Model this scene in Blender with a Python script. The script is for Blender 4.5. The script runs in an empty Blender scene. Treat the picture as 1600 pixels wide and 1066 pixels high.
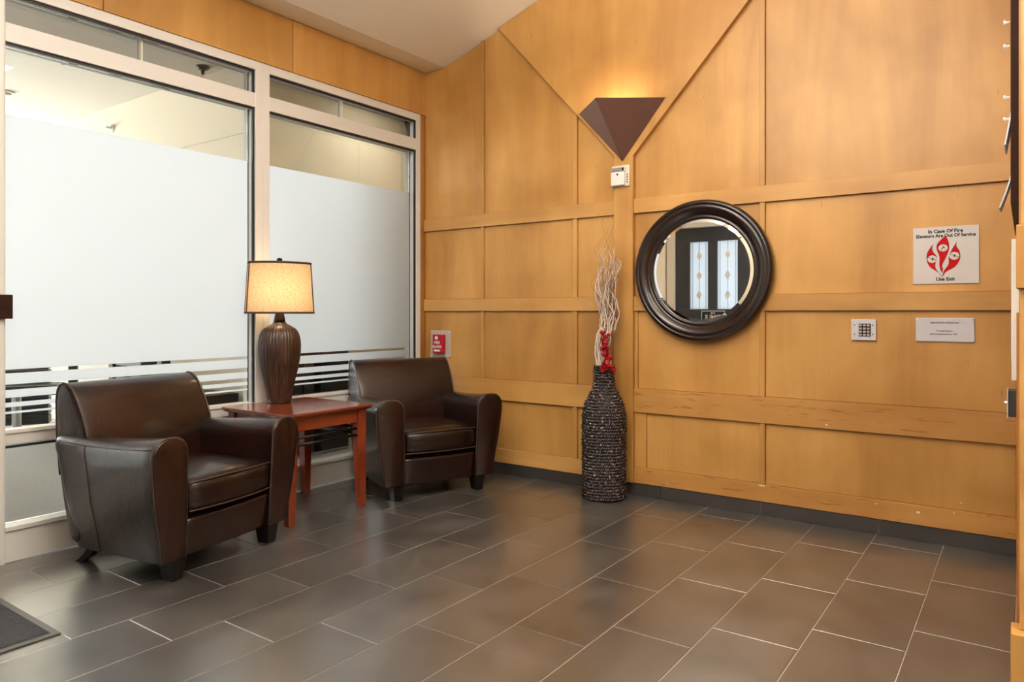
import bpy, bmesh, math, random
from mathutils import Vector, Matrix, noise
random.seed(7)
S = bpy.context.scene
COL = S.collection
R = math.radians

# ------------------------------------------------------------------ camera
CX, CY, CZ = 3.9629, -4.3399, 1.2
cam = bpy.data.cameras.new('camera'); camo = bpy.data.objects.new('camera', cam); COL.objects.link(camo)
camo.location = (CX, CY, CZ); camo.rotation_euler = (R(90), 0, R(35.536))
cam.sensor_width = 36; cam.lens = 1125.66/1600*36; cam.shift_y = -44.5/1600; cam.clip_start = .02
S.camera = camo
# ------------------------------------------------------------------ world, lights, exposure
w = bpy.data.worlds.new('world'); S.world = w; w.use_nodes = True
w.node_tree.nodes['Background'].inputs[0].default_value = (.75, .85, 1, 1)
w.node_tree.nodes['Background'].inputs[1].default_value = .6
def area(name, loc, rot, sx, sy, power, col):
    l = bpy.data.lights.new(name, 'AREA'); l.shape = 'RECTANGLE'; l.size = sx; l.size_y = sy
    l.energy = power; l.color = col
    o = bpy.data.objects.new(name, l); o.location = loc; o.rotation_euler = rot; COL.objects.link(o); return o
# daylight entering the gym through its far windows (emits towards +X)
area('gym_daylight', (-8.3, -2.2, 1.75), (0, R(-90), 0), 2.2, 7.5, 850, (.90, .95, 1))
# daylight through the glazed entry on the left, beyond the frame
area('entry_daylight', (-.35, -3.95, 1.3), (0, R(-90), 0), 2.2, 1.3, 15, (.92, .96, 1))
# daylight behind the leaded double door
area('door_daylight', (1.05, -5.25, 1.6), (R(90), 0, 0), 1.9, 1.6, 8, (.95, .98, 1))
# fill lamp added to brighten the gym nook, without a fixture
area('gym_nook_fill', (-.7, .45, 3.22), (0, 0, 0), .5, .5, 8, (1, .93, .82))
# fill light added high behind the camera for the upper wall and ceiling
area('high_rear_fill', (3.3, -4.83, 3.45), (R(124), 0, 0), 3.4, .8, 125, (1, .97, .94))
FILL_LIGHTS = [(2.3, -2.7), (4.6, -2.2)]  # positions of the added suspended fill lights, out of view
FILL_DOWN = 24; FILL_UP = 75
S.view_settings.view_transform = 'Standard'; S.view_settings.look = 'None'
S.view_settings.exposure = 0.38; S.view_settings.gamma = 1; S.view_settings.use_curve_mapping = False
try:
    S.cycles.use_denoising = True; S.cycles.max_bounces = 12; S.cycles.transparent_max_bounces = 24
    S.cycles.sample_clamp_indirect = 6; S.cycles.caustics_reflective = False; S.cycles.caustics_refractive = False
except Exception: pass

# ------------------------------------------------------------------ materials
def mat(name):
    m = bpy.data.materials.new(name); m.use_nodes = True
    nt = m.node_tree; return m, nt, nt.nodes['Principled BSDF']
def setp(b, col=None, rough=None, metal=None, **k):
    if col is not None: b.inputs['Base Color'].default_value = (*col, 1)
    if rough is not None: b.inputs['Roughness'].default_value = rough
    if metal is not None: b.inputs['Metallic'].default_value = metal
    for a, v in k.items(): b.inputs[a.replace('_', ' ')].default_value = v
def srgb(r, g, b):
    f = lambda c: (c/255/12.92 if c/255 <= .04045 else ((c/255+.055)/1.055)**2.4)
    return (f(r), f(g), f(b))
def texco(nt, scale=(1, 1, 1), kind='pos', loc=(0, 0, 0)):
    mp = nt.nodes.new('ShaderNodeMapping'); mp.inputs['Scale'].default_value = scale; mp.inputs['Location'].default_value = loc
    if kind == 'pos':
        g = nt.nodes.new('ShaderNodeNewGeometry'); nt.links.new(g.outputs['Position'], mp.inputs[0])
    else:
        g = nt.nodes.new('ShaderNodeTexCoord'); nt.links.new(g.outputs['Object'], mp.inputs[0])
    return mp
def nz(nt, vec, scale, detail=4, rough=.55, dist=0):
    n = nt.nodes.new('ShaderNodeTexNoise'); n.inputs['Scale'].default_value = scale
    n.inputs['Detail'].default_value = detail; n.inputs['Roughness'].default_value = rough
    n.inputs['Distortion'].default_value = dist
    if vec: nt.links.new(vec.outputs[0], n.inputs['Vector'])
    return n
def ramp(nt, src, stops):
    r = nt.nodes.new('ShaderNodeValToRGB'); e = r.color_ramp.elements
    e[0].position, e[0].color = stops[0][0], (*stops[0][1], 1)
    e[1].position, e[1].color = stops[-1][0], (*stops[-1][1], 1)
    for p, c in stops[1:-1]:
        x = e.new(p); x.color = (*c, 1)
    nt.links.new(src, r.inputs[0]); return r
def mixc(nt, fac, a, b, mode='MIX'):
    m = nt.nodes.new('ShaderNodeMix'); m.data_type = 'RGBA'; m.blend_type = mode
    for i, v in ((0, fac), (6, a), (7, b)):
        if hasattr(v, 'is_output'): nt.links.new(v, m.inputs[i])
        elif i == 0: m.inputs[0].default_value = v
        else: m.inputs[i].default_value = (*v, 1)
    return m.outputs[2]
def bump(nt, b, h, strength=.2, dist=.01):
    bp = nt.nodes.new('ShaderNodeBump'); bp.inputs['Strength'].default_value = strength; bp.inputs['Distance'].default_value = dist
    nt.links.new(h, bp.inputs['Height']); nt.links.new(bp.outputs[0], b.inputs['Normal'])
def plain(name, col, rough=.5, metal=0, **k):
    m, nt, b = mat(name); setp(b, col, rough, metal, **k); return m
def maple(name, grain, flecks=0.0, tint=(1, 1, 1)):
    m, nt, b = mat(name)
    oi = nt.nodes.new('ShaderNodeObjectInfo')
    mp = texco(nt, grain)
    off = nt.nodes.new('ShaderNodeVectorMath'); off.operation = 'ADD'
    cm = nt.nodes.new('ShaderNodeCombineXYZ'); mu = nt.nodes.new('ShaderNodeMath'); mu.operation = 'MULTIPLY'; mu.inputs[1].default_value = 37
    nt.links.new(oi.outputs['Random'], mu.inputs[0])
    for i in range(3): nt.links.new(mu.outputs[0], cm.inputs[i])
    nt.links.new(mp.outputs[0], off.inputs[0]); nt.links.new(cm.outputs[0], off.inputs[1])
    n1 = nz(nt, off, 3.2, 5, .6, .6)
    big = nz(nt, texco(nt, (1, 1, 1)), 1.6, 3, .5, .4)
    c1 = tuple(a*b_ for a, b_ in zip((.44, .222, .058), tint)); c2 = tuple(a*b_ for a, b_ in zip((.60, .335, .102), tint))
    r1 = ramp(nt, n1.outputs[0], [(.32, c1), (.68, c2)])
    r2 = ramp(nt, big.outputs[0], [(.3, (.80, .72, .60)), (.62, (1.05, 1.05, 1.06))])
    c = mixc(nt, 1.0, r1.outputs[0], r2.outputs[0], 'MULTIPLY')
    # mineral flecks: short dark streaks along the grain
    hor = grain[2] > 1
    mf = texco(nt, (7, 1, 75) if hor else (70, 1, 9))
    of2 = nt.nodes.new('ShaderNodeVectorMath'); of2.operation = 'ADD'; nt.links.new(mf.outputs[0], of2.inputs[0]); nt.links.new(cm.outputs[0], of2.inputs[1])
    n3 = nz(nt, of2, 1.0, 2, .5, .3)
    th = .765-flecks
    r3 = ramp(nt, n3.outputs[0], [(th, (0, 0, 0)), (th+.05, (1, 1, 1))])
    mm = nt.nodes.new('ShaderNodeMath'); mm.operation = 'MULTIPLY'; mm.inputs[1].default_value = .55
    nt.links.new(r3.outputs[0], mm.inputs[0])
    c = mixc(nt, mm.outputs[0], c, (.22, .085, .02))
    # per-board tone
    mr = nt.nodes.new('ShaderNodeMapRange'); mr.inputs[3].default_value = .92; mr.inputs[4].default_value = 1.06
    nt.links.new(oi.outputs['Random'], mr.inputs[0])
    hs = nt.nodes.new('ShaderNodeHueSaturation'); nt.links.new(mr.outputs[0], hs.inputs['Value']); nt.links.new(c, hs.inputs['Color'])
    nt.links.new(hs.outputs[0], b.inputs['Base Color'])
    setp(b, None, .42); b.inputs['Coat Weight'].default_value = .15; b.inputs['Coat Roughness'].default_value = .3
    bump(nt, b, n1.outputs[0], .05, .004)
    return m
M = {}
M['maple_v'] = maple('maple_plywood', (1, 1, .14), .03)
M['maple_h'] = maple('maple_board', (.10, 1, 1.2), .02, (1.03, 1.05, 1.12))
M['maple_hf'] = maple('maple_board_flecked', (.10, 1, 1.8), .135, (.98, .93, .92))
M['maple_d'] = maple('maple_edge', (1, 1, .2), 0, (.75, .6, .5))
M['white'] = plain('white_metal_paint', (.72, .71, .71), .35)
M['white2'] = plain('white_paint', (.8, .8, .79), .5)
M['gasket'] = plain('black_gasket', (.012, .013, .016), .5)
M['ceil'] = plain('cream_ceiling_paint', (.92, .87, .77), .8)
M['cream'] = plain('cream_wall_paint', (.76, .68, .54), .8)
M['gceil'] = plain('grey_ceiling_paint', (.74, .68, .58), .85)
M['black'] = plain('black_plastic', (.015, .015, .017), .4)
M['dkgrey'] = plain('charcoal_paint', (.035, .037, .042), .4)
M['steel'] = plain('brushed_steel', (.6, .6, .62), .3, 1)
M['chrome'] = plain('chrome', (.8, .8, .82), .12, 1)
M['mirror'] = plain('mirror_silver', (.93, .94, .95), .0, 1)
M['signw'] = plain('sign_white', (.60, .575, .585), .45)
M['platew'] = plain('plate_white', (.56, .55, .61), .35)
M['red'] = plain('sign_red', (.50, .003, .005), .6, 0, Specular_IOR_Level=.15)
M['alarm_red'] = plain('alarm_red', (.42, .004, .02), .35)
M['ink'] = plain('black_ink', (.01, .01, .012), .6)
M['paper'] = plain('paper', (.8, .82, .86), .7)
M['ivory'] = plain('ivory_plastic', (.72, .68, .6), .35)
def glass_mat():
    m = bpy.data.materials.new('clear_glass'); m.use_nodes = True; nt = m.node_tree; nt.nodes.clear()
    o = nt.nodes.new('ShaderNodeOutputMaterial'); t = nt.nodes.new('ShaderNodeBsdfTransparent'); g = nt.nodes.new('ShaderNodeBsdfGlossy')
    t.inputs[0].default_value = (.94, .96, .95, 1); g.inputs['Roughness'].default_value = .01
    f = nt.nodes.new('ShaderNodeFresnel'); f.inputs[0].default_value = 1.35; mx = nt.nodes.new('ShaderNodeMixShader')
    nt.links.new(f.outputs[0], mx.inputs[0]); nt.links.new(t.outputs[0], mx.inputs[1]); nt.links.new(g.outputs[0], mx.inputs[2]); nt.links.new(mx.outputs[0], o.inputs[0])
    return m
M['glass'] = glass_mat()
M['glass_t'] = M['glass'].copy(); M['glass_t'].name = 'grey_tinted_glass'; [n for n in M['glass_t'].node_tree.nodes if n.type == 'BSDF_TRANSPARENT'][0].inputs[0].default_value = (.70, .70, .68, 1)
def film_mat(name, col=(.91, .925, .94), rough=.35, thru=.45):
    m = bpy.data.materials.new(name); m.use_nodes = True; nt = m.node_tree; nt.nodes.clear()
    o = nt.nodes.new('ShaderNodeOutputMaterial'); t = nt.nodes.new('ShaderNodeBsdfTranslucent'); d = nt.nodes.new('ShaderNodeBsdfDiffuse')
    r = nt.nodes.new('ShaderNodeBsdfRefraction'); r.inputs['Roughness'].default_value = rough; r.inputs['IOR'].default_value = 1.25
    r.inputs[0].default_value = (*col, 1)
    t.inputs[0].default_value = (*col, 1); d.inputs[0].default_value = (*col, 1)
    a = nt.nodes.new('ShaderNodeMixShader'); a.inputs[0].default_value = thru
    nt.links.new(t.outputs[0], a.inputs[1]); nt.links.new(r.outputs[0], a.inputs[2])
    b = nt.nodes.new('ShaderNodeMixShader'); b.inputs[0].default_value = .12
    nt.links.new(a.outputs[0], b.inputs[1]); nt.links.new(d.outputs[0], b.inputs[2]); nt.links.new(b.outputs[0], o.inputs[0])
    return m
M['film'] = film_mat('frosted_window_film', col=(.950, .962, .980), rough=.5, thru=.12)
M['leaded'] = film_mat('obscure_door_glass', (.8, .84, .85), .5, 0.0)
def tile_mat(name, c1, c2, rough):
    m, nt, b = mat(name)
    p = texco(nt, (1, 1, 1)); n = nz(nt, p, 3.0, 5, .58, .3); n2 = nz(nt, texco(nt, (1, .25, 1)), 22, 3, .6)
    oi = nt.nodes.new('ShaderNodeObjectInfo')
    r = ramp(nt, n.outputs[0], [(.25, c1), (.78, c2)])
    mr = nt.nodes.new('ShaderNodeMapRange'); mr.inputs[3].default_value = .88; mr.inputs[4].default_value = 1.12; nt.links.new(oi.outputs['Random'], mr.inputs[0])
    hs = nt.nodes.new('ShaderNodeHueSaturation'); nt.links.new(mr.outputs[0], hs.inputs['Value']); nt.links.new(r.outputs[0], hs.inputs['Color'])
    nt.links.new(hs.outputs[0], b.inputs['Base Color'])
    rr = nt.nodes.new('ShaderNodeMapRange'); rr.inputs[3].default_value = rough; rr.inputs[4].default_value = rough
    b.inputs['Roughness'].default_value = rough
    b.inputs['Specular IOR Level'].default_value = 1.0 if 'slate' in name else .5
    if 'slate' in name: b.inputs['Coat Weight'].default_value = 1; b.inputs['Coat IOR'].default_value = 1.85; b.inputs['Coat Roughness'].default_value = .29
    return m
M['tile'] = tile_mat('slate_grey_tile', (.026, .024, .023), (.115, .108, .103), .32)
M['basetile'] = tile_mat('dark_base_tile', (.040, .036, .035), (.065, .060, .058), .4)
M['grout'] = plain('pale_grout', (.42, .38, .34), .8)
def leather():
    m, nt, b = mat('dark_brown_leather')
    p = texco(nt, (1, 1, 1), 'obj'); n = nz(nt, p, 3.5, 3, .5); r = ramp(nt, n.outputs[0], [(.3, (.006, .0022, .002)), (.75, (.026, .0078, .0044))])
    nt.links.new(r.outputs[0], b.inputs['Base Color']); setp(b, None, .24)
    b.inputs['Specular IOR Level'].default_value = .25; b.inputs['Coat Weight'].default_value = .5; b.inputs['Coat Roughness'].default_value = .17
    v = nt.nodes.new('ShaderNodeTexVoronoi'); v.inputs['Scale'].default_value = 220; nt.links.new(p.outputs[0], v.inputs['Vector'])
    w_ = nz(nt, p, 9, 4, .6, .8)
    ad = nt.nodes.new('ShaderNodeMath'); ad.operation = 'MULTIPLY_ADD'; ad.inputs[1].default_value = 4.0
    nt.links.new(w_.outputs[0], ad.inputs[0]); nt.links.new(v.outputs[0], ad.inputs[2])
    bump(nt, b, ad.outputs[0], .34, .004)
    return m
M['leather'] = leather()
M['piping'] = plain('leather_piping', (.05, .026, .02), .3)
M['espresso'] = plain('black_stained_wood', (.007, .005, .005), .35, 0, Specular_IOR_Level=.25)
def cherry():
    m, nt, b = mat('cherry_stained_wood')
    p = texco(nt, (1, .2, .2), 'obj'); n = nz(nt, p, 14, 5, .6, .5); r = ramp(nt, n.outputs[0], [(.3, (.13, .018, .007)), (.7, (.30, .055, .018))])
    nt.links.new(r.outputs[0], b.inputs['Base Color']); setp(b, None, .22); b.inputs['Coat Weight'].default_value = .5; b.inputs['Coat Roughness'].default_value = .12
    return m
M['cherry'] = cherry()
M['cherry_dark'] = plain('cherry_dark_edge', (.10, .012, .014), .2, 0, Coat_Weight=.5)
def shade():
    m, nt, b = mat('linen_lampshade')
    nt.nodes.remove(b)
    o = nt.nodes['Material Output']
    p = texco(nt, (1, 1, 1), 'obj'); a = nz(nt, texco(nt, (1, 1, .25), 'obj'), 520, 2, .6); c = nz(nt, texco(nt, (.25, .25, 1), 'obj'), 520, 2, .6)
    ad = nt.nodes.new('ShaderNodeMath'); ad.operation = 'ADD'; nt.links.new(a.outputs[0], ad.inputs[0]); nt.links.new(c.outputs[0], ad.inputs[1])
    r = ramp(nt, ad.outputs[0], [(.80, (.44, .29, .15)), (1.15, (.82, .64, .42))])
    t = nt.nodes.new('ShaderNodeBsdfTranslucent'); d = nt.nodes.new('ShaderNodeBsdfDiffuse')
    nt.links.new(r.outputs[0], t.inputs[0]); nt.links.new(r.outputs[0], d.inputs[0])
    mx = nt.nodes.new('ShaderNodeMixShader'); mx.inputs[0].default_value = .5
    nt.links.new(t.outputs[0], mx.inputs[1]); nt.links.new(d.outputs[0], mx.inputs[2]); nt.links.new(mx.outputs[0], o.inputs[0])
    return m
M['shade'] = shade()
M['shadetrim'] = plain('dark_shade_trim', (.04, .02, .012), .6)
def lampbase():
    m, nt, b = mat('carved_brown_resin')
    p = texco(nt, (1, 1, .12), 'obj'); n = nz(nt, p, 60, 4, .6, .3); r = ramp(nt, n.outputs[0], [(.3, (.012, .005, .003)), (.75, (.085, .040, .025))])
    nt.links.new(r.outputs[0], b.inputs['Base Color']); setp(b, None, .3); bump(nt, b, n.outputs[0], .35, .006)
    return m
M['lampbase'] = lampbase()
def weave():
    m, nt, b = mat('woven_dark_fibre')
    p = texco(nt, (1, 1, 1), 'obj'); n = nz(nt, p, 60, 3, .5)
    r = ramp(nt, n.outputs[0], [(.34, (.006, .004, .006)), (.58, (.026, .014, .014)), (.66, (.17, .13, .12)), (.74, (.6, .54, .52))])
    nt.links.new(r.outputs[0], b.inputs['Base Color']); setp(b, None, .27)
    return m
M['weave'] = weave()
M['branch_w'] = plain('whitewashed_twig', (.66, .55, .48), .7)
M['branch_b'] = plain('brown_twig', (.20, .085, .055), .6)
M['branch_t'] = plain('tan_twig', (.40, .22, .09), .7)
M['petal'] = plain('red_silk', (.38, .002, .006), .6)
M['bronze'] = plain('brown_sconce_metal', (.085, .020, .008), .55, 0, Coat_Weight=.7, Coat_Roughness=.5, Coat_IOR=1.8)
M['mframe'] = plain('espresso_mirror_frame', (.014, .005, .004), .2, 0, Coat_Weight=.3, Coat_Roughness=.1)
M['brownframe'] = plain('dark_brown_board_frame', (.028, .009, .006), .6, 0, Specular_IOR_Level=.15)
def carpet(name, a, b_):
    m, nt, b = mat(name)
    n = nz(nt, texco(nt), 260, 3, .7); r = ramp(nt, n.outputs[0], [(.35, a), (.65, b_)])
    nt.links.new(r.outputs[0], b.inputs['Base Color']); setp(b, None, .95); bump(nt, b, n.outputs[0], .6, .01); return m
M['carpet'] = carpet('grey_gym_carpet', (.30, .29, .28), (.52, .50, .47))
M['mat'] = carpet('charcoal_mat_pile', (.010, .011, .014), (.075, .08, .095))
M['rubber'] = plain('black_rubber_edge', (.10, .10, .105), .5)

# ------------------------------------------------------------------ builders
def link(name, me, parent=None, m=None, label=None, smooth=False):
    o = bpy.data.objects.new(name, me); COL.objects.link(o)
    if m is not None:
        me.materials.clear(); me.materials.append(M[m] if isinstance(m, str) else m)
    if parent is not None: o.parent = parent
    if label: o['label'] = label
    if smooth:
        me.polygons.foreach_set('use_smooth', [True]*len(me.polygons))
    return o
def empty(name, loc=(0, 0, 0), rz=0):
    o = bpy.data.objects.new(name, None); o.location = loc; o.rotation_euler = (0, 0, rz); o.empty_display_size = .1
    COL.objects.link(o); return o
def tag(o, label=None, cat=None, group=None, kind=None):
    for k, v in (('label', label), ('category', cat), ('group', group), ('kind', kind)):
        if v: o[k] = v
    return o
class B:
    def __init__(s): s.v = []; s.f = []
    def box(s, x0, x1, y0, y1, z0, z1):
        n = len(s.v)
        s.v += [(x0, y0, z0), (x1, y0, z0), (x1, y1, z0), (x0, y1, z0), (x0, y0, z1), (x1, y0, z1), (x1, y1, z1), (x0, y1, z1)]
        s.f += [[n+i for i in q] for q in ((0, 3, 2, 1), (4, 5, 6, 7), (0, 1, 5, 4), (1, 2, 6, 5), (2, 3, 7, 6), (3, 0, 4, 7))]; return s
    def prism(s, pts, axis, a, b):
        """pts: 2-D polygon; axis 'y': pts=(x,z); 'x': pts=(y,z); 'z': pts=(x,y)"""
        n = len(s.v); k = len(pts)
        for t in (a, b):
            for p in pts:
                s.v.append({'y': (p[0], t, p[1]), 'x': (t, p[0], p[1]), 'z': (p[0], p[1], t)}[axis])
        s.f.append([n+i for i in range(k)]); s.f.append([n+k+i for i in reversed(range(k))])
        for i in range(k):
            j = (i+1) % k; s.f.append([n+i, n+k+i, n+k+j, n+j])
        return s
    def tube(s, path, r, seg=8, closed=False, cap=True):
        path = [Vector(p) for p in path]; n0 = len(s.v); N = len(path)
        rr = r if hasattr(r, '__len__') else [r]*N
        prev = None
        for i, p in enumerate(path):
            a = path[(i-1) % N] if (closed or i > 0) else p; b = path[(i+1) % N] if (closed or i < N-1) else p
            t = (b-a).normalized()
            if prev is None:
                u = t.cross(Vector((0, 0, 1)));
                if u.length < .1: u = t.cross(Vector((1, 0, 0)))
            else: u = prev-t*prev.dot(t)
            u.normalize(); prev = u; v = t.cross(u)
            for k in range(seg):
                an = 2*math.pi*k/seg; s.v.append(tuple(p+(u*math.cos(an)+v*math.sin(an))*rr[i]))
        for i in range(N if closed else N-1):
            j = (i+1) % N
            for k in range(seg):
                l = (k+1) % seg; s.f.append([n0+i*seg+k, n0+i*seg+l, n0+j*seg+l, n0+j*seg+k])
        if cap and not closed:
            s.f.append([n0+k for k in reversed(range(seg))]); s.f.append([n0+(N-1)*seg+k for k in range(seg)])
        return s
    def rings(s, rings, cap=True, closed=False):
        n0 = len(s.v); k = len(rings[0]); N = len(rings)
        for r in rings: s.v += [tuple(p) for p in r]
        for i in range(N if closed else N-1):
            j = (i+1) % N
            for a in range(k):
                b = (a+1) % k; s.f.append([n0+i*k+a, n0+i*k+b, n0+j*k+b, n0+j*k+a])
        if cap and not closed:
            s.f.append([n0+a for a in reversed(range(k))]); s.f.append([n0+(N-1)*k+a for a in range(k)])
        return s
    def lathe(s, prof, seg=32, c=(0, 0, 0), cap=True):
        return s.rings([[(c[0]+r*math.cos(2*math.pi*k/seg), c[1]+r*math.sin(2*math.pi*k/seg), c[2]+z) for k in range(seg)] for r, z in prof], cap)
    def mesh(s, name, fix=True):
        me = bpy.data.meshes.new(name); me.from_pydata(s.v, [], s.f); me.update()
        if fix:
            bm = bmesh.new(); bm.from_mesh(me); bmesh.ops.recalc_face_normals(bm, faces=bm.faces); bm.to_mesh(me); bm.free()
        return me
    def obj(s, name, m, parent=None, label=None, smooth=False, bevel=0, seg=2):
        o = link(name, s.mesh(name), parent, m, label, smooth)
        if bevel:
            md = o.modifiers.new('bevel', 'BEVEL'); md.width = bevel; md.segments = seg; md.limit_method = 'ANGLE'; md.angle_limit = R(40)
            if smooth is False and seg > 1:
                pass
        return o
def struct(o, label=None): o['kind'] = 'structure'; (label and o.__setitem__('label', label)); return o
def text(body, size, loc, rot, m, parent=None, name='lettering', bold=0.0, align='CENTER', sx=1.0, ext=.0003):
    cu = bpy.data.curves.new(name, 'FONT'); cu.body = body; cu.size = size; cu.align_x = align; cu.align_y = 'CENTER'
    cu.extrude = ext; cu.offset = bold; cu.resolution_u = 2
    o = bpy.data.objects.new('tmp', cu); COL.objects.link(o)
    me = bpy.data.meshes.new_from_object(o.evaluated_get(bpy.context.evaluated_depsgraph_get())); 
    bpy.data.objects.remove(o)
    t = link(name, me, parent, m); t.location = loc; t.rotation_euler = rot; t.scale = (sx, 1, 1); return t

# ================================================================== SETTING
def ch(x):                                         # lobby ceiling height over x
    if x < .21: return 3.14
    if x < 3.2: return 3.14+(x-.21)*.3235
    return 3.14+2.99*.3235
XR, YB = 5.6, -4.85                                 # far right and rear walls
# floor
fl = struct(B().box(0, XR, YB, 0, -.12, -.0025).obj('floor', 'grout'), 'floor of large grey rectangular tiles laid in staggered rows')
TW, TL, G = .3135, .627, .0040
rows0 = .1667-TW
tile_cache = {}
ri = 0
for k in range(0, 19):
    x0 = rows0+k*TW; x1 = x0+TW
    a0, a1 = max(x0+G/2, .005), min(x1-G/2, XR-.005)
    if a1-a0 < .02: continue
    # joint phase: row starting at 1.107 (k=4) has a joint at y=-2.92
    ph = -2.92+((k-4) % 3)*TL/3
    n = math.floor((0-ph)/TL)+1
    y = ph+n*TL
    while y > YB:
        b0, b1 = max(y-TL+G/2, YB+.005), min(y-G/2, -.012)
        y -= TL
        if b1-b0 < .02: continue
        key = (round(a1-a0, 4), round(b1-b0, 4))
        if key not in tile_cache:
            w2, l2 = key[0]/2, key[1]/2; e = .0012
            bb = B(); bb.rings([[(-w2, -l2, -.008), (w2, -l2, -.008), (w2, l2, -.008), (-w2, l2, -.008)],
                                [(-w2, -l2, -e), (w2, -l2, -e), (w2, l2, -e), (-w2, l2, -e)],
                                [(-w2+e, -l2+e, 0), (w2-e, -l2+e, 0), (w2-e, l2-e, 0), (-w2+e, l2-e, 0)]])
            me = bb.mesh('tile'); me.materials.append(M['tile']); tile_cache[key] = me
        t = bpy.data.objects.new('tile', tile_cache[key]); COL.objects.link(t); t.parent = fl
        t.location = ((a0+a1)/2, (b0+b1)/2, 0)
# ceiling
cp = [(-.15, 3.14), (.21, 3.14), (3.2, ch(3.2)), (XR+.1, ch(3.2)), (XR+.1, ch(3.2)+.12), (3.2, ch(3.2)+.12), (.18, 3.26), (-.15, 3.26)]
struct(B().prism(cp, 'y', YB-.1, .12).obj('ceiling', 'ceil'), 'cream painted ceiling rising from a low strip above the windows')
# ---- back wall
wb = B().prism([(-.12, -.12), (XR, -.12), (XR, ch(XR)), (3.2, ch(3.2)), (.21, 3.14), (-.12, 3.14)], 'y', 0, .12).obj('wall_back', 'maple_d')
struct(wb, 'back wall clad in amber maple plywood panels, rails and battens')
def piece(name, x0, x1, z0, z1, y, m, top=None, parent=wb):
    if top:
        xs = [x1]
        for c in (3.2, .21):
            if x0 < c < x1: xs.append(c)
        xs.append(x0)
        pts = [(x0, z0), (x1, z0)]+[(x, ch(x)-.003) for x in xs]
    else: pts = [(x0, z0), (x1, z0), (x1, z1), (x0, z1)]
    return B().prism(pts, 'y', y, -.0005).obj(name, m, parent, bevel=.0015, seg=1)
XW = 3.935
ZR = [(.186, .547), (.702, 1.211), (1.306, 1.852), (1.948, None)]
g = .0012
colsL = [(.004, .588), (.611, 1.398), (1.430, 1.722)]
colsR = [(1.864, 2.678), (2.708, XW-.012)]
for i, (z0, z1) in enumerate(ZR):
    for (x0, x1) in colsL+colsR:
        if x0 == 1.864 and i == 0: x0 = 1.948
        if x0 == 1.864 and i == 1: x0 = 1.887
        piece('panel', x0+g, x1-g, z0+g, (z1 or 0)-g, -.005, 'maple_v', top=(z1 is None))
    for (x0, x1) in ((.588, .611), (1.398, 1.430), (2.678, 2.708)):
        piece('batten', x0, x1, z0+g, (z1 or 0)-g, -.023, 'maple_v', top=(z1 is None))
piece('batten', 1.8635, 1.886, ZR[1][0]+g, ZR[1][1]-g, -.012, 'maple_v')
piece('batten', 1.8635, 1.946, ZR[0][0]+g, ZR[0][1]-g, -.012, 'maple_v')
for (z0, z1), mr in (((1.852, 1.948), 'maple_h'), ((1.211, 1.306), 'maple_h'), ((.547, .702), 'maple_hf')):
    piece('rail', .004, 1.722, z0, z1, -.026, 'maple_h')
    piece('rail', 1.8635, XW-.012, z0, z1, -.026, mr)
piece('rail', .004, 1.722, .083, .186, -.022, 'maple_h')
piece('rail', 1.8635, XW-.012, .083, .186, -.022, 'maple_hf')
# Y shaped proud board: post that opens into a V
xr_top = 3.72
vp = [(1.7235, .083), (1.862, .083), (1.862, 2.228), (3.2, 2.228+1.098*(3.2-1.862)), (3.2, ch(3.2)-.003)]
zr = lambda x: 2.228+1.098*(x-1.862)
vp = [(1.7235, .083), (1.862, .083), (1.862, 2.228), (3.575, zr(3.575)), (3.575, ch(3.575)-.003), (3.2, ch(3.2)-.003), (.763, ch(.763)-.003), (1.7235, 2.246)]
vp[3] = (3.50, zr(3.50)); vp[4] = (3.50, ch(3.5)-.003)
B().prism(vp, 'y', -.038, -.0005).obj('feature_panel', 'maple_v', wb, bevel=.0015, seg=1, label='proud board widening upward into a V above the post')
# paint chips along the lowest board
chips = B()
for (x, z, a, h) in ((2.69, .178, .05, .012), (3.50, .150, .022, .014), (3.66, .173, .012, .006), (2.10, .112, .012, .006), (3.30, .165, .014, .006), (3.05, .57, .02, .01), (3.69, .225, .010, .006)):
    n = 7; chips.prism([(x+a/2*math.cos(6.283*q/n)*random.uniform(.7, 1.1), z+h/2*math.sin(6.283*q/n)*random.uniform(.7, 1.1)) for q in range(n)], 'y', (-.0265 if z > .5 else -.0226) if z < .19 or z > .5 else -.0056, (-.0255 if z > .5 else -.0216) if z < .19 or z > .5 else -.0046)
chips.obj('paint_chip', 'ivory', wb, label='pale chips where the varnish is knocked off')
# base tiles
bb = struct(B().box(.0, XW-.01, -.010, -.0006, 0.0, .079).obj('baseboard_back', 'grout'), 'dark tile skirting along the foot of the back wall')
js = [.003, .165, .793, 1.421, 2.049, 2.680, 3.310, XW-.012]
for a, b_ in zip(js[:-1], js[1:]):
    B().box(a+.0012, b_-.0012, -.016, -.0095, .0005, .081).obj('tile', 'basetile', bb, bevel=.001, seg=1)
# ---- left wall: wood header above the windows, jambs
WX = -.085
wl = B()
wl.box(-.12, 0, -2.96, .0, 2.79, 3.14); wl.box(-.12, 0, -.056, 0, 0, 2.79)
wl.box(-.12, 0, YB, -4.35, 0, 3.14); wl.box(-.12, 0, -4.35, -2.96, 2.79, 3.14)
wl = struct(wl.obj('wall_left', 'maple_d'), 'wall on the left with a maple header over the glazed screen')
for a, b_ in ((-.004, -1.297), (-1.303, -2.50), (-2.506, -3.70), (-3.706, -4.84)):
    B().box(.0004, .007, b_+.001, a-.001, 2.792, 3.137).obj('panel', 'maple_v', wl, bevel=.001, seg=1)
B().box(.0004, .007, -.0555, -.022, .082, 2.786).obj('batten', 'maple_d', wl)
B().box(.0004, .010, -4.84, -4.352, .0, 2.786).obj('panel', 'cream', wl)
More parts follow.
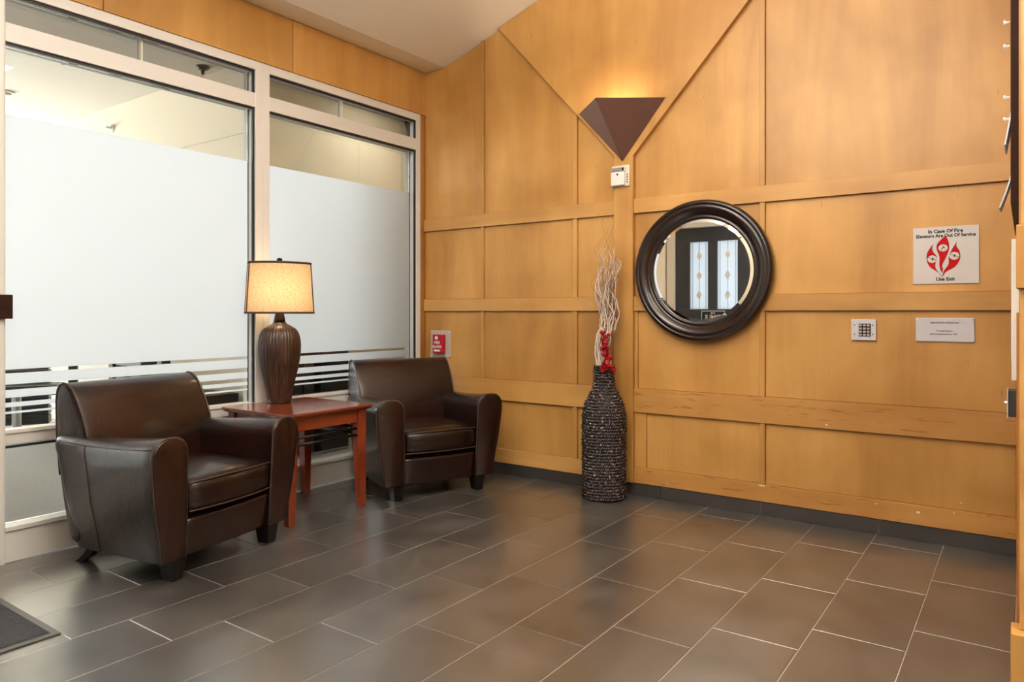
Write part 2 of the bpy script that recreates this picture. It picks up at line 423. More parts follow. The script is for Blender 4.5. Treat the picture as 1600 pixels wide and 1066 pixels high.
# ---- windows (fixed glazed screen between lobby and gym)
def window(name, y0, y1, lab, muntin, pane_y):
    """y0<y1 outer frame"""
    w_ = empty(name, (WX, (y0+y1)/2, 0)); w_['kind'] = 'structure'; w_['label'] = lab
    inv = Matrix.Translation((-WX, -(y0+y1)/2, 0))
    def add(o): o.matrix_parent_inverse = inv; return o
    a, b_ = pane_y
    FX0, FX1 = -.13, 0.0
    # frame members: each its own bar
    def bar(n, *bx): return add(B().box(*bx).obj(n, 'white', w_, bevel=.0015, seg=1))
    bar('frame_stile', FX0, FX1, y0, a, 0.0, 2.79); bar('frame_stile', FX0, FX1, b_, y1, 0.0, 2.79)
    bar('frame_head', FX0, FX1, a, b_, 2.735, 2.79)
    bar('transom_bar', FX0, FX1, a, b_, 2.497, 2.588)
    bar('bottom_rail', FX0, -.012, a, b_, 0.0, .150)
    add(B().box(FX0+.02, .0, a, b_, .1505, .172).obj('sill', 'white', w_, bevel=.003))
    bar('middle_rail', FX0+.02, -.045, a, b_, .560, .612)
    add(B().box(FX0+.015, -.035, a, b_, .6125, .632).obj('rail_cap', 'white', w_, bevel=.003))
    # gaskets: black lines in the reveals
    gk = B()
    for z0, z1 in ((.172, .560), (.632, 2.497), (2.588, 2.735)):
        gk.box(-.026, -.012, a+.0002, b_-.0002, z1-.012, z1-.0004)
        gk.box(-.026, -.012, b_-.012, b_-.0004, z0+.0004, z1-.012)
        gk.box(-.078, -.074, b_-.005, b_-.0004, z0+.0004, z1-.001)
    add(gk.obj('gasket', 'gasket', w_, label='thin black rubber gasket'))
    for z0, z1 in ((.172, .560), (.632, 2.497), (2.588, 2.735)):
        p = add(B().box(WX-.004, WX+.004, a+.001, b_-.001, z0+.001, z1-.001).obj('glass_pane', 'glass_t' if z0 > 2.5 else 'glass', w_))
        if z0 > .6 and z1 < 2.5:
            def film(n, s0, s1):
                f = B().box(WX+.0045, WX+.0052, a+.004, b_-.004, s0, s1).obj(n, 'film', p); return f
            film('frosted_film', .921, 2.165)['label'] = 'large field of white frosted film'
            for s0, s1 in ((.848, .903), (.783, .822), (.737, .760), (.705, .716)): film('frosted_stripe', s0, s1)
    for my in muntin: add(B().box(-.10, -.055, my-.004, my+.004, 2.588, 2.735).obj('muntin', 'ivory', w_))
    return w_
window('window_1', -2.955, -1.5255, 'wide left window of the screen, frosted above narrow stripes', (-2.268,), (-2.948, -1.578))
window('window_2', -1.5245, -.0565, 'right window of the screen, next to the maple wall', (-.821,), (-1.474, -.100))
# entry opening to the left of the frame: glazed door leaf
d1 = empty('door_1', (0, -3.6, 0)); d1['kind'] = 'structure'; d1['label'] = 'glazed entry door in white frame at the left edge'
inv1 = Matrix.Translation((0, 3.6, 0))
def d1p(n, m, *bx):
    o = B().box(*bx).obj(n, m, d1, bevel=.002, seg=1); o.matrix_parent_inverse = inv1; return o
d1p('door_jamb', 'white', -.13, .012, -3.04, -2.957, 0, 2.78); d1p('door_jamb', 'white', -.13, .012, -4.348, -4.26, 0, 2.78)
d1p('door_head', 'white', -.13, .0, -4.259, -3.041, 2.70, 2.785)
d1p('door_stile', 'white', -.08, -.03, -3.13, -3.045, .01, 2.69); d1p('door_stile', 'white', -.08, -.03, -4.255, -4.17, .01, 2.69)
d1p('door_rail', 'white', -.08, -.03, -4.169, -3.131, .01, .20); d1p('door_rail', 'white', -.08, -.03, -4.169, -3.131, 2.6, 2.69)
d1p('glass_pane', 'glass', -.058, -.052, -4.169, -3.131, .201, 2.599)
# dark reader box on the jamb
rb = empty('card_reader', (.012, -2.99, 1.17)); tag(rb, 'small dark brown box with a tiny light on the white jamb at the left edge', 'card reader')
B().box(0, .022, -.037, .062, -.0, .115).obj('housing', 'brownframe', rb, bevel=.004)
B().box(.0225, .0240, -.004, .002, .070, .076).obj('indicator', 'white2', rb)
# ---- right wall stub
wr = struct(B().box(3.944, 4.20, -1.70, 0, 0, ch(3.95)).obj('wall_right', 'maple_v'), 'maple clad end of wall at the right edge')
B().box(3.9375, 3.9435, -1.62, -.021, .10, 1.20).obj('panel', 'maple_d', wr)
B().box(3.925, 4.20, -1.80, -1.701, 0, .27).obj('plinth_block', 'maple_v', wr, bevel=.003)
B().box(3.946, 4.20, -1.76, -1.701, .271, 1.268).obj('casing', 'maple_h', wr, bevel=.003)
B().box(3.938, 4.20, -1.79, -1.701, 1.27, 1.455).obj('corner_block', 'maple_v', wr, bevel=.003)
B().box(3.949, 4.20, -1.76, -1.701, 1.457, 4.0).obj('casing', 'maple_h', wr, bevel=.003)
# rear and far right walls (seen in the mirror)
wf = B(); DX0, DX1, DZ = .13, 2.02, 2.32
wf.box(-.12, DX0-.10, YB-.12, YB, 0, 3.14); wf.box(DX1+.10, XR, YB-.12, YB, 0, ch(3.3)); wf.box(DX0-.10, DX1+.10, YB-.12, YB, DZ+.09, 3.14)
wf.prism([(-.12, 3.14), (.21, 3.14), (DX1+.10, ch(DX1+.1)), (DX1+.10, 3.14)], 'y', YB-.12, YB)
struct(wf.obj('wall_front', 'cream'), 'cream wall behind the camera around the dark double door')
struct(B().box(XR, XR+.12, YB-.1, .12, 0, ch(3.3)).obj('wall_far_right', 'cream'), 'cream wall beyond the elevator corner')
d2 = empty('door_2', (1.07, YB, 0)); d2['kind'] = 'structure'; d2['label'] = 'black double door with leaded glass, seen in the mirror'
inv2 = Matrix.Translation((-1.07, -YB, 0))
def d2p(o): o.matrix_parent_inverse = inv2; return o
cs = B().box(DX0-.10, DX0, YB-.1, YB+.03, 0, DZ+.09).obj('casing', 'ivory', d2); d2p(cs)
d2p(B().box(DX1, DX1+.10, YB-.1, YB+.03, 0, DZ+.09).obj('casing', 'ivory', d2)); d2p(B().box(DX0, DX1, YB-.1, YB+.03, DZ, DZ+.09).obj('casing', 'ivory', d2))
def leaf(x0, x1, lights):
    def p(n, m, a, b_, z0, z1, y0=-.07, y1=-.02, bev=.002): return d2p(B().box(a, b_, YB+y0, YB+y1, z0, z1).obj(n, m, d2, bevel=bev, seg=1))
    zb, zt = 1.245, 2.13
    p('door_panel', 'dkgrey', x0, x1, .01, zb); p('door_rail', 'dkgrey', x0, x1, zt, DZ-.005)
    xs = [x0]+[v for l in lights for v in l]+[x1]
    for i in range(0, len(xs), 2): p('door_stile', 'dkgrey', xs[i], xs[i+1], zb+.0005, zt-.0005)
    for (a, b_) in lights:
        gp = p('leaded_glass', 'leaded', a+.001, b_-.001, zb+.001, zt-.001, -.05, -.044)
        cm = B(); m_ = (a+b_)/2
        for x in (a+.035, b_-.035, m_): cm.box(x-.003, x+.003, YB-.0435, YB-.040, zb+.002, zt-.002)
        cm.obj('lead_came', 'steel', gp)
        dm = B()
        for q in range(3):
            zc = zb+(q+.7)*(zt-zb)/3.4; dm.prism([(m_, zc-.065), (m_+.04, zc), (m_, zc+.065), (m_-.04, zc)], 'y', YB-.0395, YB-.036)
        dm.obj('glass_diamond', 'white2', gp)
leaf(DX0+.003, 1.06, [(.33, .58), (.70, .97)])
leaf(1.065, DX1-.003, [(1.17, 1.43), (1.56, 1.82)])
ds = empty('door_sign', (.65, YB-.0195, 1.13)); tag(ds, 'small dark sign with white border on the dark door, seen in the mirror', 'sign')
B().box(-.16, .16, 0, .006, -.10, .10).obj('sign_plate', 'ink', ds)
fr = B(); 
for bx in ((-.155, .155, .085, .093), (-.155, .155, -.093, -.085), (-.155, -.147, -.085, .085), (.147, .155, -.085, .085)): fr.box(bx[0], bx[1], .0062, .0075, bx[2], bx[3])
fr.obj('sign_border', 'white2', ds)
text('THE', .035, (0, .0065, .06), (R(90), 0, R(180)), 'white2', ds, bold=.0005)
text('TIMLE', .085, (0, .0065, .005), (R(90), 0, R(180)), 'white2', ds, bold=.001)

w3 = empty('rear_fill_frame', (3.3, YB, 3.45)); w3['kind'] = 'structure'; w3['label'] = 'added frame around the unseen high fill light behind the camera'  # bars added to dress the rear fill light, no opening behind them
for bx in ((-1.76, 1.76, .41, .47), (-1.76, 1.76, -.47, -.41), (-1.76, -1.70, -.409, .409), (1.70, 1.76, -.409, .409), (-.02, .02, -.409, .409)):
    B().box(bx[0], bx[1], .001, .05, bx[2], bx[3]).obj('frame_bar', 'white', w3)

# ================================================================== GYM beyond the glass
GZ = 3.3
struct(B().box(-8.6, -.14, -6.4, 1.5, -.12, -.002).obj('gym_floor', 'carpet'), 'speckled pale grey carpet of the room behind the glass')
struct(B().box(-8.6, -.16, -6.4, 1.5, GZ, GZ+.1).obj('gym_ceiling', 'gceil'), 'plain ceiling of the room behind the glass')
gw = B(); gw.box(-1.24, -.14, 1.34, 1.44, 0, GZ); gw.box(-8.6, -1.30, -.73, -.63, 0, GZ); gw.box(-1.30, -1.24, -.73, 1.34, 0, GZ)
struct(gw.obj('gym_wall', 'cream'), 'cream wall of the room behind the glass')
struct(B().box(-8.6, -.14, -6.5, -6.4, 0, GZ).obj('gym_wall_near', 'cream'))
gf = B(); gf.box(-8.6, -8.5, -6.4, -.73, 0, .6); gf.box(-8.6, -8.5, -6.4, -.73, 2.9, GZ)
struct(gf.obj('gym_wall_far', 'cream'))
struct(B().box(-5.2, -1.30, -.742, -.731, 2.705, 2.718).obj('trim_1', 'gceil'), 'thin line along the cream wall')
sg = B().box(-.16, -.13, -6.4, -2.96, 2.79, GZ); sg.box(-.16, -.13, -2.96, 1.3, 2.80, GZ); sg.box(-.16, -.13, -6.4, -4.4, 0, 2.79); sg.box(-.16, -.131, -.05, 1.34, 0, 2.80)
struct(sg.obj('gym_wall_side', 'cream'))
# sprinkler heads and detectors
def ceiling_sprinkler(x, y, z, lab):
    t = empty('sprinkler_head', (x, y, z)); tag(t, lab, 'sprinkler')
    B().lathe([(.045, 0), (.045, -.008), (.028, -.022), (.014, -.024)], 20).obj('escutcheon', 'dkgrey', t, smooth=False)
    B().lathe([(.012, -.022), (.012, -.05), (.008, -.056)], 12).obj('body', 'dkgrey', t)
    b = B(); b.tube([(-.014, 0, -.05), (-.017, 0, -.07), (0, 0, -.088)], .003, 6); b.tube([(.014, 0, -.05), (.017, 0, -.07), (0, 0, -.088)], .003, 6); b.lathe([(.022, -.088), (.022, -.092)], 12)
    b.obj('deflector', 'steel', t); return t
sp_ = ceiling_sprinkler(-1.757, -.87, GZ, 'pendent sprinkler head on ceiling, seen through the transom left of the mullion'); sp_.scale = (1.25, 1.25, 1.25)
t = empty('sprinkler_head', (-3.62, -.732, 3.08)); t.rotation_euler = (R(90), 0, 0); tag(t, 'sidewall sprinkler head on cream wall, seen above the wide frosted pane', 'sprinkler')
B().lathe([(.04, 0), (.04, .008), (.02, .02)], 18).obj('escutcheon', 'steel', t); B().lathe([(.012, .02), (.012, .07)], 10).obj('body', 'steel', t); B().box(-.03, .03, -.012, .012, .07, .074).obj('deflector', 'steel', t)
t = empty('recessed_spotlight', (-3.92, -1.56, GZ)); tag(t, 'small round ceiling fitting at the far left of the ceiling behind the glass', 'spotlight')
B().lathe([(.06, 0), (.06, -.015), (.045, -.02)], 20).obj('trim_ring', 'steel', t); B().lathe([(.04, -.0205), (.035, -.026)], 16).obj('lens', 'dkgrey', t)
t = empty('smoke_detector', (-2.49, -1.66, GZ)); tag(t, 'round white smoke detector on ceiling beyond the left window', 'smoke detector')
B().lathe([(.075, 0), (.075, -.02), (.055, -.045), (.02, -.05)], 24).obj('housing', 'signw', t); B().lathe([(.02, -.0505), (.018, -.056)], 12).obj('sensor_cap', 'dkgrey', t)
# exercise machines (only their lower parts show between the stripes)
def treadmill(x, y, rz, lab):
    t = empty('treadmill', (x, y, 0), rz); tag(t, lab, 'treadmill', 'exercise machines behind the glass')
    B().box(-.85, .85, -.36, .36, .02, .16).obj('deck', 'black', t, bevel=.02); B().box(-.75, .55, -.24, .24, .161, .172).obj('belt', 'dkgrey', t)
    B().box(.55, .95, -.38, .38, .10, .34).obj('motor_cover', 'dkgrey', t, bevel=.05)
    for s in (-1, 1):
        B().tube([(.80, s*.36, .2), (.72, s*.37, .8), (.60, s*.37, 1.25)], .035, 8).obj('upright', 'black', t, smooth=True)
        B().tube([(.66, s*.37, 1.05), (.30, s*.37, 1.0), (-.02, s*.37, .88)], .022, 8).obj('handrail', 'steel', t, smooth=True)
    B().box(.50, .66, -.40, .40, 1.15, 1.45).obj('console', 'black', t, bevel=.03); return t
treadmill(-4.9, -4.1, R(180), 'black exercise treadmill behind the glass at far left, lower parts seen between stripes')
treadmill(-5.6, -1.55, R(165), 'black exercise treadmill deepest in the room, seen right of the left armchair back')
def bike(x, y, rz, lab):
    t = empty('exercise_bike', (x, y, 0), rz); tag(t, lab, 'exercise bike')
    for s in (-.45, .45): B().tube([(s, -.27, .04), (s, .27, .04)], .035, 8).obj('foot_bar', 'steel', t, smooth=True)
    B().tube([(-.45, 0, .05), (-.1, 0, .42), (.35, 0, .38), (.45, 0, .05)], .045, 8).obj('frame', 'dkgrey', t, smooth=True)
    f = B(); f.rings([[(.33+.25*math.cos(a*.2618), y_, .40+.25*math.sin(a*.2618)) for a in range(24)] for y_ in (-.05, .05)]); f.obj('flywheel', 'black', t)
    B().tube([(-.15, 0, .4), (-.22, 0, .8)], .03, 8).obj('seat_post', 'steel', t, smooth=True); B().box(-.38, -.08, -.10, .10, .80, .87).obj('saddle', 'black', t, bevel=.03)
    B().tube([(.30, 0, .45), (.40, 0, 1.1)], .03, 8).obj('handlebar_post', 'steel', t, smooth=True)
    B().tube([(.55, -.24, 1.15), (.40, -.2, 1.12), (.40, .2, 1.12), (.55, .24, 1.15)], .016, 8).obj('handlebar', 'black', t, smooth=True)
    B().tube([(.10, -.09, .25), (.10, .09, .55)], .02, 6).obj('pedal_crank', 'chrome', t); return t
def weights(x, y, rz, lab, h=.95):
    t = empty('weight_machine', (x, y, 0), rz); tag(t, lab, 'exercise machine')
    for s in (-.42, .42): B().box(s-.04, s+.04, -.04, .04, 0, h+.9).obj('upright', 'black', t, bevel=.005)
    B().box(-.46, .46, -.04, .04, h+.9, h+1.0).obj('top_beam', 'black', t, bevel=.005); B().box(-.5, .5, -.30, .30, 0, .06).obj('base_frame', 'black', t, bevel=.005)
    for q in range(8): B().box(-.22, .22, -.09, .09, .10+q*.09, .18+q*.09).obj('weight_plate', 'dkgrey', t, bevel=.004, seg=1)
    B().box(-.36, .36, -.52, -.16, .42, .52).obj('bench_pad', 'black', t, bevel=.03); B().tube([(0, -.34, .06), (0, -.34, .42)], .04, 8).obj('bench_post', 'steel', t); return t
weights(-4.7, -2.9, R(60), 'black weight stack machine behind the left armchair, seen in the clear strips')
weights(-2.42, -1.08, R(0), 'black weight stack machine seen right of the left armchair back')
weights(-4.1, -1.35, R(60), 'black weight stack machine seen just above the left armchair back', .7)
bike(-2.6, -3.55, R(70), 'black and steel exercise bike close behind the glass at far left')
bike(-3.5, -2.45, R(20), 'exercise bike with pale tube frame behind the glass near the mullion')
t = empty('equipment_cabinet', (-1.66, -.97, 0)); tag(t, 'low black cabinet against the cream wall, seen under the lowest stripe by the lamp', 'cabinet')
B().box(-.27, .27, -.2, .2, .04, .53).obj('body', 'black', t, bevel=.006); B().box(-.25, -.005, -.215, -.201, .06, .51).obj('door', 'dkgrey', t); B().box(.005, .25, -.215, -.201, .06, .51).obj('door', 'dkgrey', t)
for s in (-.03, .03): B().box(s-.006, s+.006, -.228, -.2155, .24, .33).obj('handle', 'chrome', t)
t = empty('wall_unit', (-1.06, -.30, 0), R(90)); tag(t, 'tall dark metal unit behind the right window, seen through the stripes', 'storage unit')
for q in (-.245, -.12, .15): B().box(q-.05 if q < 0 else q-.14, q+.05 if q < 0 else q+.16, -.14, .14, .02, 1.08).obj('body', 'dkgrey', t, bevel=.006)
for q in (-.245, -.12, .15):
    for z in (.12, .36, .60, .84): B().box(q-.04 if q < 0 else q-.12, q+.04 if q < 0 else q+.14, -.150, -.141, z, z+.2).obj('drawer', 'black', t, bevel=.003)
B().box(-.31, .32, -.12, .12, 0, .018).obj('base', 'steel', t)

# ================================================================== ARMCHAIRS
def armchair(front, ang, lab):
    t = empty('armchair', (front[0], front[1], 0), ang); tag(t, lab, 'armchair')
    # --- arms
    def arm_section(x, s, shrink=1.0):
        # u: 0 front .. 1 rear
        u = min(1, max(0, (.03-x)/.75))
        yo_t = .452-.060*u; yo_b = .392-.035*u; yi_t = .268; yi_b = .262
        zt = .648-.028*u-.012*math.sin(u*math.pi); zb = .098-.01*u
        xs = 0
        pts = []
        cy, r = (yo_t+yi_t)/2, (yo_t-yi_t)/2
        n = 12
        pts.append((yi_b, zb)); pts.append((yi_b, zb+.18)); pts.append((yi_t, zt-r*1.6))
        for k in range(n+1):
            a = math.pi-math.pi*k/n
            e = .80
            ca, sa = math.cos(a), math.sin(a)
            pts.append((cy+r*math.copysign(abs(ca)**e, ca), zt-r+r*abs(sa)**e))
        pts.append((yo_t-.004, zt-r*1.6)); pts.append((yo_b+(yo_t-yo_b)*.42+.012, (zt+zb)/2-.02)); pts.append((yo_b+.008, zb+.10)); pts.append((yo_b, zb))
        c_y = sum(p[0] for p in pts)/len(pts); c_z = (zt+zb)/2
        out = [(c_y+(p[0]-c_y)*shrink, c_z+(p[1]-c_z)*(1-(1-shrink)*.35)) for p in pts]
        return out
    def place(x, p, s):
        # the rear leans: bottom is pulled forward
        z = p[1]; u = min(1, max(0, (.03-x)/.75)); lean = .13*max(0, (.60-z)/.52)*u**2
        bulge = 0
        return (x+lean-.025*(1-min(1, z/.6))*(1-u)*1.0, s*p[0], z)
    for s in (-1, 1):
        xs = [(.036, .93), (.034, .975), (.024, 1.0)]+[(.024-.70*k/10, 1.0) for k in range(1, 11)]+[(-.700, .985), (-.716, .95), (-.722, .86)]
        rings = [[place(x, p, s) for p in arm_section(x, s, sh)] for x, sh in xs]
        a = B().rings(rings).obj('arm', 'leather', t, smooth=True)
        a.modifiers.new('bevel', 'BEVEL'); a.modifiers['bevel'].width = .006; a.modifiers['bevel'].segments = 2; a.modifiers['bevel'].limit_method = 'ANGLE'; a.modifiers['bevel'].angle_limit = R(50)
        sec = arm_section(.024, s, 1.0)
        B().tube([place(.026, p, s) for p in sec], .0055, 6).obj('piping', 'piping', a, smooth=True)
        # seams along outer side
        k0 = len(sec)-5
        top = [place(x, arm_section(x, s)[13], s) for x in [.02-.70*k/10 for k in range(11)]]
        B().tube(top, .0035, 5).obj('seam', 'piping', a, smooth=True)
        sd = [place(-.47, p, s) for p in arm_section(-.47, s)[13:]]
        B().tube(sd, .0032, 5).obj('seam', 'piping', a, smooth=True)
    # --- front rail
    def rbox(x0, x1, y0, y1, z0, z1, r, n=(10, 14, 8), fn=None):
        b = B(); cx, cy, cz = (x0+x1)/2, (y0+y1)/2, (z0+z1)/2; hx, hy, hz = (x1-x0)/2, (y1-y0)/2, (z1-z0)/2
        bm = bmesh.new(); bmesh.ops.create_cube(bm, size=2)
        bmesh.ops.subdivide_edges(bm, edges=bm.edges[:], cuts=11, use_grid_fill=True)
        for v in bm.verts:
            # denser near the edges
            q = Vector([math.copysign(abs(c)**.75, c) for c in v.co]); p = Vector((q.x*hx, q.y*hy, q.z*hz))
            c = Vector((max(-hx+r, min(hx-r, p.x)), max(-hy+r, min(hy-r, p.y)), max(-hz+r, min(hz-r, p.z))))
            d = p-c
            if d.length > 1e-9:
                d = d.normalized()*r if (p-c).length > 0 else d
                p = c+d
            p += Vector((cx, cy, cz))
            v.co = Vector(fn(*p)) if fn else p
        me = bpy.data.meshes.new('m'); bm.to_mesh(me); bm.free(); return me
    def frf(x, y, z):
        k = (z-.085)/.18; return (x+.012*math.cos(y/.26*1.3)-.03*(1-k), y, z+.012*(y/.26)**2*(1-k)*0+.0)
    link('front_panel', rbox(-.10, .012, -.258, .258, .088, .268, .022, fn=frf), t, 'leather', smooth=True)
    link('seat_deck', rbox(-.60, -.08, -.258, .258, .10, .30, .02), t, 'leather', smooth=True)
    # --- cushion
    def cf(x, y, z):
        u = y/.262; v = (x+.25)/.29
        crown = .028*(1-u*u)*(1-min(1, abs(v))**2)
        k = (z-.29)/.15
        zz = z+crown*max(0, k)
        xx = x+(.036*(1-u*u)+.006*math.sin(k*3.14))*max(0, (x+.20)/.24)
        return (xx, y, zz)
    cu = link('seat_cushion', rbox(-.53, .020, -.2615, .2615, .292, .442, .042, fn=cf), t, 'leather', smooth=True)
    for zz in (.428, .300):
        pth = []
        for q in range(21):
            y = -.252+.504*q/20; x = cf(.008, y, zz)[0]+.006; pth.append((x+.003, y, cf(.0, y, zz)[2]))
        B().tube(pth, .004, 6).obj('piping', 'piping', cu, smooth=True)
    # --- backrest: side profile swept across the width
    prof = [(-.485, .43), (-.500, .56), (-.520, .64), (-.552, .72), (-.590, .79), (-.625, .835), (-.660, .858), (-.690, .864), (-.715, .855), (-.733, .83), (-.742, .78), (-.738, .62), (-.715, .42), (-.660, .20), (-.625, .10), (-.56, .10), (-.50, .28)]
    def back_section(y, sh, puff=0):
        cx, cz = -.63, .55
        return [(cx+(p[0]-cx)*sh+(puff if i < 7 else 0), y, cz+(p[1]-cz)*(1-(1-sh)*.4)) for i, p in enumerate(prof)]
    ys = [(-.368, .86), (-.366, .95), (-.358, .99), (-.34, 1.0)]+[(-.34+.68*k/10, 1.0) for k in range(1, 10)]+[(.34, 1.0), (.358, .99), (.366, .95), (.368, .86)]
    rg = [back_section(y, sh, .018*(1-(y/.37)**2)) for y, sh in ys]
    bk = B().rings(rg).obj('backrest', 'leather', t, smooth=True)
    md = bk.modifiers.new('sub', 'SUBSURF'); md.levels = 1; md.render_levels = 1
    for s in (-1, 1):
        B().tube([(p[0], s*.362, p[2]) for p in back_section(0, .985)[:13]], .0055, 6).obj('piping', 'piping', bk, smooth=True)
    # --- feet
    for s in (-1, 1):
        f = B(); y0, y1 = s*.262, s*.325
        y0, y1 = min(y0, y1), max(y0, y1)
        f.rings([[(-.075, y0+.004, 0), (-.006, y0+.004, 0), (-.006, y1-.004, 0), (-.075, y1-.004, 0)], [(-.09, y0-.006, .104), (.004, y0-.006, .104), (.004, y1+.010, .104), (-.09, y1+.010, .104)]])
        f.obj('foot', 'espresso', t, bevel=.003)
        f = B(); rr = []
        for k in range(9):
            u = k/8; z = .108*(1-u); xc = -.545-.10*u**2.2; h = .040-.016*u
            y_ = s*.300
            rr.append([(xc-h*.9, y_-.022, z), (xc+h*.7, y_-.022, z), (xc+h*.7, y_+.022, z), (xc-h*.9, y_+.022, z)])
        f.rings(rr).obj('foot', 'espresso', t, bevel=.002, label='curved rear foot')
    return t
armchair((.818, -2.295), R(11.0), 'dark brown leather club armchair nearest the camera, at the left')
armchair((.835, -.768), R(-22.7), 'dark brown leather club armchair in the corner beside the maple wall')

# ================================================================== SIDE TABLE
tb = empty('side_table', (.335, -1.512, 0)); tag(tb, 'square cherry-stained side table with black rods between the two armchairs', 'side table')
TT = .632; H = .316
def tp(n, m, *bx, bev=.002, lab=None): return B().box(*bx).obj(n, m, tb, bevel=bev, label=lab)
b = B(); b.rings([[(-s_, -s_, z), (s_, -s_, z), (s_, s_, z), (-s_, s_, z)] for s_, z in ((H-.022, TT-.030), (H-.010, TT-.026), (H, TT-.012), (H, TT))])
b.obj('tabletop', 'cherry', tb, bevel=.002)
for sx in (-1, 1):
    for sy in (-1, 1):
        lg = B(); cx, cy = sx*.258, sy*.258
        for z0, z1, a0, a1 in ((.0, .44, .022, .030), (.44, TT-.0305, .030, .030)):
            c0 = (cx+sx*(.030-a0), cy+sy*(.030-a0))
            lg.rings([[(c0[0]-a0, c0[1]-a0, z0), (c0[0]+a0, c0[1]-a0, z0), (c0[0]+a0, c0[1]+a0, z0), (c0[0]-a0, c0[1]+a0, z0)],
                      [(cx-a1, cy-a1, z1), (cx+a1, cy-a1, z1), (cx+a1, cy+a1, z1), (cx-a1, cy+a1, z1)]])
        lg.obj('leg', 'cherry', tb, bevel=.002)
for s in (-1, 1):
    tp('apron', 'cherry', -.227, .227, s*.265-.010, s*.265+.010, .525, TT-.031); tp('apron', 'cherry', s*.265-.010, s*.265+.010, -.227, .227, .525, TT-.031)
    for z in (.487, .447):
        B().tube([(-.228, s*.268, z), (.228, s*.268, z)], .0085, 10).obj('rod', 'espresso', tb, smooth=True)
        B().tube([(s*.268, -.228, z), (s*.268, .228, z)], .0085, 10).obj('rod', 'espresso', tb, smooth=True)

# ================================================================== TABLE LAMP
LX, LY = .13, -1.495
lp = empty('table_lamp', (LX, LY, TT+.0005), R(61)); tag(lp, 'table lamp with carved brown urn base and tan linen shade on the side table', 'lamp')
prof = [(.064, 0), (.070, .003), (.072, .02), (.078, .06), (.095, .15), (.112, .22), (.124, .29), (.128, .34), (.126, .39), (.117, .43), (.100, .46), (.070, .483), (.048, .495), (.038, .505)]
def spl(prof, n):
    out = []
    P = [prof[0]]+prof+[prof[-1]]
    for i in range(1, len(P)-2):
        for k in range(n):
            t_ = k/n; p0, p1, p2, p3 = P[i-1:i+3]
            out.append(tuple(.5*((2*p1[j])+(-p0[j]+p2[j])*t_+(2*p0[j]-5*p1[j]+4*p2[j]-p3[j])*t_**2+(-p0[j]+3*p1[j]-3*p2[j]+p3[j])*t_**3) for j in range(2)))
    out.append(prof[-1]); return out
rg = []
SEG = 168
for r, z in spl(prof, 3):
    row = []
    for k in range(SEG):
        a = 2*math.pi*k/SEG
        wv = .35*math.sin(z*9+1.7*math.sin(a*2))+.25*math.sin(a*3+z*14)
        d = .0022*math.sin(36*a+wv*3)*min(1, r/.09)*(1 if .02 < z < .47 else .2)
        row.append(((r+d)*math.cos(a), (r+d)*math.sin(a), z))
    rg.append(row)
B().rings(rg).obj('urn_base', 'lampbase', lp, smooth=True)
B().lathe([(.037, .5055), (.033, .53), (.024, .575), (.023, .585)], 28).obj('neck', 'lampbase', lp, smooth=True, label='tapering grey-brown neck')
B().tube([(0, 0, .585), (0, 0, .600)], .010, 12).obj('socket', 'dkgrey', lp, smooth=True)
SH0, SH1 = .566, .878
def shade_ring(wd, dp, z, n=20):
    # rectangle with bowed long sides, straight short ends (x = width)
    pts = []
    for k in range(n+1):
        u = -1+2*k/n; pts.append((u*wd/2, -(dp*.18+dp*.40*(1-u*u)), z))
    for k in range(n+1):
        u = 1-2*k/n; pts.append((u*wd/2, (dp*.18+dp*.40*(1-u*u)), z))
    return pts
W0, W1, DP0, DP1 = .405, .368, .27, .24
outer = [shade_ring(W0+(W1-W0)*k/8, DP0+(DP1-DP0)*k/8, SH0+(SH1-SH0)*k/8) for k in range(9)]
sh = B().rings(outer, cap=False).obj('lamp_shade', 'shade', lp, smooth=False)
B().tube(shade_ring(W0, DP0, SH0), .0072, 6, closed=True).obj('trim', 'shadetrim', sh)
B().tube(shade_ring(W1, DP1, SH1), .0072, 6, closed=True).obj('trim', 'shadetrim', sh)
for i in (0, 20, 21, 41):
    B().tube([r_[i] for r_ in outer], .0045, 6).obj('corner_trim', 'shadetrim', sh)
B().tube([(-W1/2, 0, SH1-.012), (0, 0, SH1-.012), (W1/2, 0, SH1-.012)], .003, 6).obj('spider', 'steel', lp)
B().tube([(0, 0, .600), (-.055, 0, .66), (-.055, 0, .80), (0, 0, SH1-.012)], .003, 6).obj('harp', 'steel', lp); B().tube([(0, 0, .600), (.055, 0, .66), (.055, 0, .80), (0, 0, SH1-.012)], .003, 6).obj('harp', 'steel', lp)
B().lathe([(.004, SH1-.012), (.005, SH1+.006), (.012, SH1+.008), (.017, SH1+.016), (.017, SH1+.024), (.012, SH1+.032), (.003, SH1+.035)], 20).obj('finial', 'espresso', lp, smooth=True)
bm_ = bpy.data.meshes.new('bulb'); q_ = bmesh.new(); bmesh.ops.create_uvsphere(q_, u_segments=16, v_segments=10, radius=.03); q_.to_mesh(bm_); q_.free()
mb, nt_, b_ = mat('lit_bulb'); setp(b_, (1, .8, .55), .5); b_.inputs['Emission Color'].default_value = (1, .72, .42, 1); b_.inputs['Emission Strength'].default_value = 30
bo = link('bulb', bm_, lp, mb, smooth=True); bo.location = (0, 0, .665)
pl = bpy.data.lights.new('lamp_light', 'POINT'); pl.energy = .62; pl.color = (1, .74, .42); pl.shadow_soft_size = .04
po = bpy.data.objects.new('lamp_light', pl); po.location = (0, 0, .745); po.parent = lp; COL.objects.link(po)

